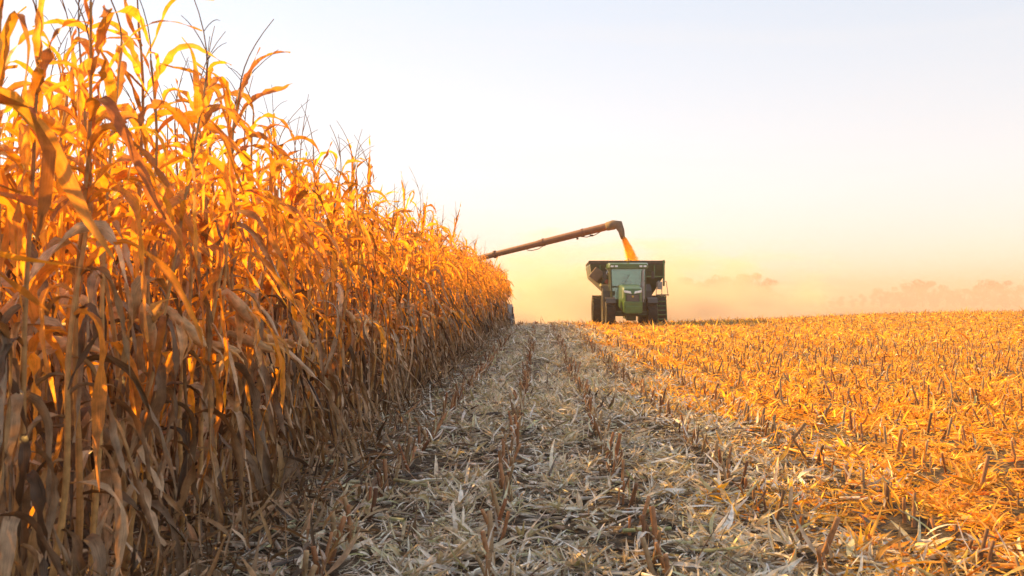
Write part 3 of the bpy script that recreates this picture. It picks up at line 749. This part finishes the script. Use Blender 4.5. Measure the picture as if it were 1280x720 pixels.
def person(loc, rz):
    """seated driver: one skinned surface, hands on the wheel"""
    J = dict(pel=(0, .10, 0), sp=(0, .12, .20), ch=(0, .10, .42), nk=(0, .06, .56), hd0=(0, .03, .62), hd=(0, .01, .70), top=(0, .02, .80),
             lh=(-.10, 0, -.02), lk=(-.14, -.42, .02), la=(-.15, -.50, -.38), lf=(-.15, -.66, -.41),
             rh=(.10, 0, -.02), rk=(.14, -.42, .02), ra=(.15, -.50, -.38), rf=(.15, -.66, -.41),
             ls=(-.19, .09, .47), le=(-.27, -.06, .24), lw=(-.17, -.30, .30), lhd=(-.15, -.38, .33),
             rs=(.19, .09, .47), re=(.27, -.06, .24), rw=(.17, -.30, .30), rhd=(.15, -.38, .33))
    E = ['pel-sp', 'sp-ch', 'ch-nk', 'nk-hd0', 'hd0-hd', 'hd-top', 'pel-lh', 'lh-lk', 'lk-la', 'la-lf', 'pel-rh', 'rh-rk', 'rk-ra', 'ra-rf',
         'ch-ls', 'ls-le', 'le-lw', 'lw-lhd', 'ch-rs', 'rs-re', 're-rw', 'rw-rhd']
    Rd = dict(pel=.15, sp=.14, ch=.16, nk=.06, hd0=.065, hd=.095, top=.07, lh=.10, lk=.065, la=.045, lf=.04, rh=.10, rk=.065, ra=.045, rf=.04,
              ls=.07, le=.045, lw=.03, lhd=.035, rs=.07, re=.045, rw=.03, rhd=.035)
    nm = list(J); V = [J[k] for k in nm]; EE = [tuple(nm.index(a) for a in e.split('-')) for e in E]; rad = [Rd[k] for k in nm]
    for sx, w0 in ((-1, 'lhd'), (1, 'rhd')):     # fingers closing round the wheel rim
        i0 = nm.index(w0); hx, hy, hz = J[w0]
        for k in range(4):
            a = len(V); V.append((hx+sx*(.012-.012*k), hy-.045-.004*(k % 2), hz+.022-.016*k+.012)); V.append((hx+sx*(.012-.012*k)-sx*.012, hy-.055, hz-.008-.016*k))
            rad += [.010, .008]; EE += [(i0, a), (a, a+1)]
        a = len(V); V.append((hx-sx*.035, hy-.015, hz+.03)); rad.append(.011); EE.append((i0, a))
    me = bpy.data.meshes.new('person'); me.from_pydata(V, EE, [])
    o = bpy.data.objects.new('person', me); C.objects.link(o)
    sk = o.modifiers.new('skin', 'SKIN'); sk.use_smooth_shade = True
    for i, d in enumerate(me.skin_vertices[0].data): d.radius = (rad[i], rad[i]); d.use_root = (i == 0)
    ss = o.modifiers.new('sub', 'SUBSURF'); ss.levels = ss.render_levels = 1
    # cloth below the neck, skin above and on the hands, from the body's own coordinates
    m, n, l, out = new_mat('driver_skin_and_jacket')
    tc = n.new('ShaderNodeTexCoord'); sep = n.new('ShaderNodeSeparateXYZ'); l.new(tc.outputs['Object'], sep.inputs[0])
    f1 = mathn(n, l, 'GREATER_THAN', sep.outputs[2], .545)
    f2 = mathn(n, l, 'MULTIPLY', mathn(n, l, 'LESS_THAN', sep.outputs[1], -.31), mathn(n, l, 'GREATER_THAN', sep.outputs[2], .22))
    f = mathn(n, l, 'MAXIMUM', f1, f2)
    mx = n.new('ShaderNodeMix'); mx.data_type = 'RGBA'; l.new(f, mx.inputs[0]); mx.inputs[6].default_value = (.035, .055, .05, 1); mx.inputs[7].default_value = (.5, .3, .2, 1)
    p = n.new('ShaderNodeBsdfPrincipled'); p.inputs['Roughness'].default_value = .8; l.new(mx.outputs[2], p.inputs[0]); l.new(p.outputs[0], out.inputs[0])
    me.materials.append(m)
    o.location = loc; o.rotation_euler = (0, 0, rz)
    tag(o, 'driver in a dark green cap and jacket seated at the tractor wheel', 'person')
    bm = bmesh.new(); bmesh.ops.create_uvsphere(bm, u_segments=20, v_segments=12, radius=.108)
    bmesh.ops.delete(bm, geom=[v for v in bm.verts if v.co.z < -.005], context='VERTS')
    for v in bm.verts: v.co.y *= 1.1
    r_ = bmesh.ops.create_cone(bm, segments=16, radius1=.085, radius2=.08, depth=.012, cap_ends=True, matrix=Matrix.Translation((0, -.12, .012)))
    me2 = bpy.data.meshes.new('cap'); bm.to_mesh(me2); bm.free(); me2.materials.append(M['hair'])
    c = link('cap', me2, o); c.location = (0, .015, .745)
    f = MB()
    f.box((0, -.105, .700), (.024, .03, .045), bev=.008)
    f.build('nose', M['skin'], o)
    for sx in (-1, 1):
        f = MB().box((sx*.036, -.092, .722), (.022, .01, .010), bev=.003); f.build('eye', M['black'], o)
        f = MB().box((sx*.102, .02, .705), (.018, .035, .055), bev=.006); f.build('ear', M['skin'], o)
    MB().box((0, -.092, .662), (.046, .012, .010), bev=.003).build('mouth', M['red'], o)
mt = Matrix.Rotation(R(-.5), 4, 'Z') @ Vector((.02, 3.72, 1.72))
person((TX+mt.x, TY+mt.y, TR.location.z+mt.z), R(-.5))

# ------------------------------------------------------------------ grain cart behind the tractor
def build_cart():
    D = 52.0
    def X(px, d=D): return (px-VX)/F_PX*d
    xc = 4.82
    G = empty('grain_cart', (xc, D, float(gz(xc, D))), 0)
    tag(G, 'dark green grain cart with flared hopper, hitched behind the tractor under the falling grain', 'grain cart')
    zt = 3.34
    # hopper: rim, flared upper box, funnel to a low trough. y from -1.6 to +3.0
    L, Rr = -2.22, 1.62
    def ring(x0, x1, y0, y1, z): return [(x0, y0, z), (x1, y0, z), (x1, y1, z), (x0, y1, z)]
    h = MB()
    outer = [ring(-.55, .55, -.5, 2.0, .95), ring(-1.15, 1.05, -1.1, 2.5, 1.62), ring(-2.12, 1.58, -1.6, 3.0, 2.55), ring(L, Rr, -1.7, 3.1, 3.14), ring(L+.02, Rr, -1.7, 3.1, zt)]
    inner = [ring(L+.08, Rr-.06, -1.64, 3.04, zt), ring(-2.05, 1.5, -1.53, 2.93, 2.57), ring(-.5, .5, -.45, 1.95, 1.05)]
    h.loft(outer+inner); hp = h.build('hopper', M['dkgreen'], G)
    ribs = MB()
    for x_ in (-1.7, -1.0, -.3, .4, 1.1):
        ribs.box((x_, -1.73, 2.86), (.06, .07, .62), (-0, 0, 0))
    ribs.box((-.3, -1.74, 2.57), (3.7, .06, .08)).build('rib', M['green'], hp)
    MB().tube((L-.02, -1.76, zt-.02), (L+.06, 3.1, zt-.02), .075, .075, 12).build('rolled_tarp', M['tarp'], G)
    MB().box(((L+Rr)/2, -1.75, zt-.03), (Rr-L, .10, .17), bev=.02).box((Rr, .7, zt-.03), (.10, 4.8, .14), bev=.02).box(((L+Rr)/2, 3.1, zt-.03), (Rr-L, .1, .14), bev=.02).build('hopper_rim', M['tarp'], G)
    pst = MB().box((Rr-.04, -1.78, 2.75), (.10, .10, 1.35), bev=.02)
    pst.build('corner_post', M['green'], G)
    # folded unloading auger on the left front
    a = MB().tube((-1.62, -1.95, 2.16), (-1.05, -1.95, 2.9), .17, .17, 16).tube((-.35, -1.2, 1.0), (-1.62, -1.9, 2.2), .19, .19, 16)
    ag = a.build('folded_auger', M['dkgreen'], G, smooth=False)
    MB().box((-1.92, -2.0, 2.66), (.52, .5, .62), (0, 38, 0), bev=.04).build('auger_hood', M['spout'], ag)
    MB().path([(-1.45, -2.2, 3.0), (-1.2, -2.2, 2.75), (-1.3, -2.2, 2.45), (-1.1, -2.2, 2.25)], .03).path([(-1.3, -2.2, 3.0), (-1.4, -2.2, 2.7), (-1.2, -2.2, 2.5)], .03).build('hydraulic_hose', M['chrome'], ag)
    MB().box((-1.35, -2.18, 2.28), (.26, .10, .2), (0, 30, 0), bev=.03).build('hinge', M['red'], ag)
    MB().tube((-1.42, -2.1, 1.78), (-1.42, -2.0, 1.78), .06, .06, 12).build('work_lamp', M['amber'], G)
    # chassis, drawbar, wheels
    fr = MB()
    for sx in (-.5, .5): fr.box((sx, .4, .95), (.14, 4.2, .22))
    fr.box((0, .9, .92), (2.6, .3, .3), bev=.03).box((0, -1.6, .80), (1.1, .14, .2))
    fr.tube((-.45, -1.6, .75), (-.30, -3.0, .60), .07).tube((.45, -1.6, .75), (-.30, -3.0, .60), .07)
    fr.box((-.9, .4, 1.2), (.1, .5, .8), (0, -28, 0)).box((.9, .4, 1.2), (.1, .5, .8), (0, 28, 0))
    fr.build('frame', M['green'], G)
    for sx in (-1, 1): wheel(G, (sx*1.62, .9, .80), .80, .74, .48, 18, rimmat='yellow')
    # ladder with handrails at the right front corner
    ld = MB()
    for x_ in (1.30, 1.76): ld.tube((x_, -1.62, .28), (x_-.08, -1.78, 1.62), .024, .024, 8)
    for k in range(6): ld.box((1.51-.004*k, -1.70, .36+.23*k), (.46, .16, .05), bev=.01)
    lo_ = ld.build('ladder', M['green'], G)
    hr = MB().path([(1.18, -1.82, 1.6), (1.2, -1.85, 2.25), (1.35, -1.85, 2.35)], .02, 8).path([(1.80, -1.82, 1.55), (1.70, -1.86, 2.3), (1.50, -1.86, 2.36)], .02, 8).path([(1.47, -1.84, 1.5), (1.47, -1.84, 2.3)], .02, 8)
    hr.box((1.36, -1.86, 2.10), (.26, .16, .40), bev=.03)
    hr.build('handrail', M['grey'], lo_)
    MB().box((1.5, -1.86, 1.62), (.60, .4, .05)).build('platform', M['dkgreen'], lo_)
    return xc, D, zt
GX, GY, GZT = build_cart()

# ------------------------------------------------------------------ combine with its unloading auger
TIP = Vector(((766.0-VX)/F_PX*51.6, 51.6, EYE+(VY-281.5)/F_PX*51.6))
ROOT = Vector((-5.35, 57.0, EYE+(VY-332)/F_PX*57))
def build_combine():
    cx, cy = -6.9, 53.6
    B = empty('combine_harvester', (cx, cy, float(gz(cx, cy))), 0)
    tag(B, 'green combine harvester hidden behind the tall corn, its rust brown unloading auger reaching out', 'combine')
    o = B.location
    MB().loft([rrect(-1.55, 1.55, 1.0, 3.1, .15, -.6), rrect(-1.6, 1.6, .95, 3.5, .2, .8), rrect(-1.6, 1.6, 1.0, 3.5, .2, 4.2), rrect(-1.5, 1.5, 1.3, 3.1, .2, 5.8)]).build('body', M['green'], B)
    MB().loft([[(-1.2, .6, 3.45), (1.2, .6, 3.45), (1.2, 3.2, 3.45), (-1.2, 3.2, 3.45)], [(-1.5, .3, 3.85), (1.5, .3, 3.85), (1.5, 3.6, 3.85), (-1.5, 3.6, 3.85)]]).build('grain_tank', M['dkgreen'], B)
    cb = MB().box((0, -1.2, 2.0), (1.7, 1.3, .2), bev=.04)
    for sx in (-1, 1):
        cb.tube((sx*.82, -1.85, 2.0), (sx*.8, -1.75, 3.4), .045); cb.tube((sx*.82, -.6, 2.0), (sx*.8, -.6, 3.4), .045)
    cb.box((0, -1.2, 3.45), (1.9, 1.6, .16), bev=.05)
    c = cb.build('cab', M['green'], B)
    MB().box((0, -1.82, 2.72), (1.56, .02, 1.26)).build('windscreen', M['glass'], c)
    for sx in (-1, 1): MB().box((sx*.82, -1.2, 2.72), (.02, 1.1, 1.26)).build('side_window', M['glass'], c)
    MB().prism([(-3.6, .45), (-3.4, 1.05), (-.8, 1.9), (-.6, 1.1)], 'x', -.6, .6).build('feeder_house', M['green'], B)
    for sx in (-1, 1):
        wheel(B, (sx*1.55, .2, .98), .98, .7, .5, 22); wheel(B, (sx*1.35, 4.4, .62), .62, .45, .5, 18)
    # corn header: trough with pointed row dividers, its right end just shows past the last corn plants
    hx0, hx1 = -10.7-cx, -1.42-cx
    MB().prism([(-4.2, .35), (-3.4, .30), (-3.3, 1.15), (-3.5, 1.25), (-3.75, .75), (-4.2, .55)], 'x', hx0, hx1).build('header', M['grey'], B)
    n = 13
    for k in range(n):
        x_ = hx0+(hx1-hx0)*k/(n-1); w_ = .22 if k not in (0, n-1) else .16
        MB().loft([[(x_-w_, -4.2, .25), (x_+w_, -4.2, .25), (x_+w_*.6, -4.2, .78), (x_-w_*.6, -4.2, .78)],
                   [(x_-w_*.8, -4.9, .18), (x_+w_*.8, -4.9, .18), (x_+w_*.4, -4.9, .50), (x_-w_*.4, -4.9, .50)],
                   [(x_-.02, -5.7, .08), (x_+.02, -5.7, .08), (x_+.015, -5.7, .13), (x_-.015, -5.7, .13)]]).build('row_divider', M['black'], B)
    MB().box((hx1+.02, -3.9, .62), (.05, 1.2, 1.0), bev=.02).build('end_shield', M['black'], B)
    # unloading auger: turret, tube in two stages, brackets, rubber spout
    def P(v): return Vector(v)-o
    r0, t0 = P(ROOT), P(TIP)
    d = (t0-r0).normalized()
    m = MB(); m.tube((r0.x-.05, r0.y, 2.3), r0+Vector((-.05, 0, .22)), .26, .26, 20)
    j = r0+d*((t0-r0).length*.60)
    m.tube(r0, j, .155, .175, 24); m.tube(j-d*.3, t0+Vector((0, 0, 0)), .195, .205, 24)
    for s_ in (.30, .60, .83): q = r0+(t0-r0)*s_; m.tube(q-d*.05, q+d*.05, .225, .225, 24)
    au = m.build('unloading_auger', M['auger'], B)
    bmm = MB()
    for s_, e_ in ((.50, .60), (.82, .93)):
        a = r0+(t0-r0)*s_+Vector((0, 0, -.20)); b = r0+(t0-r0)*e_+Vector((0, 0, -.20))
        bmm.path([a, a+(b-a)*.3+Vector((0, 0, -.10)), a+(b-a)*.7+Vector((0, 0, -.10)), b], .022, 6)
    q = r0+(t0-r0)*.80+Vector((0, 0, -.26)); bmm.box(q, (.12, .1, .1), bev=.02)
    q = r0+(t0-r0)*.88+Vector((0, 0, -.28)); bmm.box(q, (.2, .1, .1), bev=.02)
    bmm.build('hose_bracket', M['black'], au)
    # spout: bends from the tube's line to straight down and narrows
    side = Vector((0, 0, 1)).cross(d).normalized()
    rings = []
    for cc, dirv, hw, hh in ((t0-d*.35, d, .225, .235), (t0+d*.05, d, .235, .26), (t0+d*.34+Vector((0, 0, -.06)), Vector((.75, -.05, -.6)), .20, .25),
                             (t0+d*.50+Vector((0, 0, -.42)), Vector((.32, 0, -.95)), .15, .175), (t0+d*.60+Vector((0, 0, -.86)), Vector((.22, 0, -.97)), .115, .115)):
        dv = Vector(dirv).normalized(); up = dv.cross(side).normalized()*-1
        rings.append([tuple(cc+side*hw*math.cos(a)+up*hh*math.sin(a)) for a in np.linspace(0, 2*math.pi, 20, endpoint=False)])
    MB().loft(rings).build('spout', M['spout'], au, smooth=True)
    return o+t0+d*.60+Vector((0, 0, -.86))
MOUTH = build_combine()

# falling grain and the heap in the hopper
def build_grain():
    top = MOUTH; bot = Vector((top.x+.48, top.y+.05, GZT+.08))
    parts_ = []
    s = np.linspace(0, 1, 14)
    P = np.stack([top.x+(bot.x-top.x)*s**.8, top.y+(bot.y-top.y)*s, top.z+.08+(bot.z-top.z-.08)*s], -1)
    rad = .10+.14*s+.02*np.sin(s*17)*s
    v, q, u = tube_arrays(P, rad, 20)
    v = v+np.random.default_rng(3).normal(0, .012, v.shape); parts_.append((v, q, u))
    g = np.random.default_rng(4); N = 2600
    t = g.uniform(0, 1, N); r_ = (.10+.16*t)*(.9+np.abs(g.normal(0, .28, N))); a = g.uniform(0, 6.28, N)
    c = np.stack([np.interp(t, s, P[:, 0])+r_*np.cos(a), np.interp(t, s, P[:, 1])+r_*np.sin(a), np.interp(t, s, P[:, 2])], -1)
    tet = np.array([(0, 0, 1), (.9, 0, -.4), (-.5, .8, -.4), (-.5, -.8, -.4)])*.016
    V = (c[:, None]+tet[None]).reshape(-1, 3); i = np.arange(N)*4
    Q = np.concatenate([np.stack([i, i+1, i+2, i], -1)]*0+[np.stack([i, i+1, i+2, i+3], -1), np.stack([i, i+2, i+3, i+1], -1)])
    parts_.append((V, Q, np.zeros((len(V), 2))))
    tag(link('grain_stream', mesh_np('grain_stream', *cat(parts_), M['kernel'])), 'stream of orange corn kernels pouring from the spout into the cart', 'grain', kind='stuff')
    # heap
    n = 40; xs = np.linspace(GX-2.0, GX+1.45, n); ys = np.linspace(GY-1.5, GY+2.9, n); X, Y = np.meshgrid(xs, ys)
    rr = np.hypot(X-bot.x, Y-bot.y)
    Z = GZT-.42+.62*np.clip(1-rr/1.4, 0, 1)**1.1+g.normal(0, .006, X.shape)
    i = (np.arange(n-1)[:, None]*n+np.arange(n-1)[None]).ravel()
    top_v = np.stack([X, Y, Z], -1).reshape(-1, 3); bv = top_v.copy(); bv[:, 2] = GZT-.5
    q = np.stack([i, i+1, i+n+1, i+n], -1)
    tag(link('grain_heap', mesh_np('grain_heap', np.vstack([top_v, bv]), np.vstack([q, q[:, ::-1]+n*n]), None, M['kernel'])), 'heap of orange corn grain filling the cart hopper', 'grain', kind='stuff')
build_grain()

# ------------------------------------------------------------------ far trees
def mat_tree():
    m, n, l, out = new_mat('far_foliage')
    geo = n.new('ShaderNodeNewGeometry'); c = ramp(n, [(0, (.05, .055, .02)), (.5, (.09, .075, .03)), (1, (.13, .085, .035))])
    l.new(geo.outputs['Random Per Island'], c.inputs[0])
    d = n.new('ShaderNodeBsdfDiffuse'); l.new(c.outputs[0], d.inputs[0]); t = n.new('ShaderNodeBsdfTranslucent'); l.new(c.outputs[0], t.inputs[0])
    ms = n.new('ShaderNodeMixShader'); ms.inputs[0].default_value = .3; l.new(d.outputs[0], ms.inputs[1]); l.new(t.outputs[0], ms.inputs[2]); l.new(ms.outputs[0], out.inputs[0])
    return m
M['tree'] = mat_tree()
def tree_variant(k):
    g = np.random.default_rng(70+k); r = random.Random(70+k)
    H = 1.0; pts = []
    trunk = [tube_arrays(np.array([[0, 0, -.03], [.01, 0, .2], [.0, .01, .45], [.02, 0, .75]]), np.array([.030, .024, .018, .006]), 8)]
    lobes = []
    for i in range(13):
        a = r.uniform(0, 6.28); h = r.uniform(.08, .9); ro = (.30*math.sin(math.pi*min(1, (h-.12)/.88))**.7)*r.uniform(.3, 1)
        c = np.array([ro*math.cos(a), ro*math.sin(a), h]); lobes.append((c, r.uniform(.09, .17)))
        trunk.append(tube_arrays(np.array([[0, 0, h*.45], c*.55+np.array([0, 0, h*.2]), c]), np.array([.012, .008, .003]), 5))
    V = []
    for c, s_ in lobes:
        n_ = 150; d = g.normal(0, 1, (n_, 3)); d /= np.linalg.norm(d, axis=1)[:, None]
        V.append(c+d*(s_*g.uniform(.45, 1.1, n_)**.7)[:, None]*np.array([1.1, 1.1, .85]))
    c = np.vstack(V); N = len(c); sz = g.uniform(.012, .03, N)
    a = g.normal(0, 1, (N, 3)); a /= np.linalg.norm(a, axis=1)[:, None]; b = np.cross(a, g.normal(0, 1, (N, 3))); b /= np.linalg.norm(b, axis=1)[:, None]
    q4 = np.stack([c-a*sz[:, None], c+b*sz[:, None]*.8, c+a*sz[:, None], c-b*sz[:, None]*.8], 1).reshape(-1, 3)
    i = np.arange(N)*4
    return mesh_np('trunk', *cat(trunk), M['bark']), mesh_np('crown', q4, np.stack([i, i+1, i+2, i+3], -1), None, M['tree'], False)
TV = [tree_variant(k) for k in range(6)]
def trees():
    r = random.Random(31); n = 0
    L = []
    def prof(px):                      # top of the tree line in photo pixels
        if px < 700: return 362
        if px < 880: return 352+8*math.sin(px*.05)
        if px < 965: return 336+14*abs((px-925)/45)
        if px < 1095: return 366+3*math.sin(px*.11)
        return 353+3*math.sin(px*.07)
    px = 560
    while px < 1330:
        d = r.uniform(1080, 1220); y = prof(px)+r.uniform(-3, 6)
        L.append((px, d, y)); px += r.uniform(9, 17)
    for px, d, y in L:
        x = (px-VX)/F_PX*d; zb = float(gz(x, d)); H = EYE+(VY-y)/F_PX*d-zb
        t, c = TV[r.randrange(6)]
        e = empty('tree', (x, d, zb), r.uniform(0, 6.28)); wv = H*r.uniform(1.0, 1.45); e.scale = (wv, wv, H)
        if px < 880: lb = 'faint hazy tree behind the dust around the cart'
        elif px < 965: lb = 'taller hazy tree in the clump right of the cart'
        elif px < 1095: lb = 'low hazy tree in the dip of the far tree line'
        else: lb = 'hazy tree in the far tree line at the right edge'
        tag(e, lb, 'tree', 'hazy trees along the far edge of the field')
        link('trunk', t, e); link('crown', c, e)
trees()

# ------------------------------------------------------------------ air: haze over the field, dust round the machines
def volume_box(name, lo_, hi_, mat, label):
    bm = bmesh.new(); bmesh.ops.create_cube(bm, size=1)
    me = bpy.data.meshes.new(name); bm.to_mesh(me); bm.free(); me.materials.append(mat)
    o = link(name, me); o.scale = tuple(h-l for l, h in zip(lo_, hi_)); o.location = tuple((h+l)/2 for l, h in zip(lo_, hi_))
    tag(o, label, name.replace('_', ' '), kind='stuff'); return o
m, n, l, out = new_mat('haze_air')
pv = n.new('ShaderNodeVolumePrincipled'); pv.inputs['Color'].default_value = (.74, .59, .52, 1); pv.inputs['Density'].default_value = .0010; pv.inputs['Anisotropy'].default_value = .1
l.new(pv.outputs[0], out.inputs['Volume'])
volume_box('haze', (-1500, -60, -12), (1500, 1500, 28), m, 'warm pale haze hanging over the whole field')
m2_, n2_, l2_, out2_ = new_mat('far_dust')
p2_ = n2_.new('ShaderNodeVolumePrincipled'); p2_.inputs['Color'].default_value = (.80, .64, .58, 1); p2_.inputs['Density'].default_value = .0009; p2_.inputs['Anisotropy'].default_value = .1
l2_.new(p2_.outputs[0], out2_.inputs['Volume'])
volume_box('dust_bank', (-1400, 120, -11), (1400, 1450, 13), m2_, 'bank of peach harvest dust lying over the far field')

m, n, l, out = new_mat('field_dust')
pv = n.new('ShaderNodeVolumePrincipled'); pv.inputs['Color'].default_value = (.96, .81, .67, 1); pv.inputs['Anisotropy'].default_value = .3
tc = n.new('ShaderNodeTexCoord')
ln = n.new('ShaderNodeVectorMath'); ln.operation = 'LENGTH'; l.new(tc.outputs['Object'], ln.inputs[0])
nz = n.new('ShaderNodeTexNoise'); nz.inputs['Scale'].default_value = 3.6; nz.inputs['Detail'].default_value = 3
l.new(tc.outputs['Object'], nz.inputs[0])
f = mathn(n, l, 'SUBTRACT', mathn(n, l, 'ADD', -.42, mathn(n, l, 'MULTIPLY', nz.outputs[0], 2.7)), ln.outputs['Value'], True)
l.new(mathn(n, l, 'MULTIPLY', f, .28), pv.inputs['Density']); l.new(pv.outputs[0], out.inputs['Volume'])
bm = bmesh.new(); bmesh.ops.create_icosphere(bm, subdivisions=3, radius=1.3)
me = bpy.data.meshes.new('dust_cloud'); bm.to_mesh(me); bm.free(); me.materials.append(m)
o = link('dust_cloud', me); o.location = (6.5, 72, .6); o.scale = (15, 14, 5.0)
tag(o, 'cloud of golden dust drifting behind the grain cart', 'dust', kind='stuff')
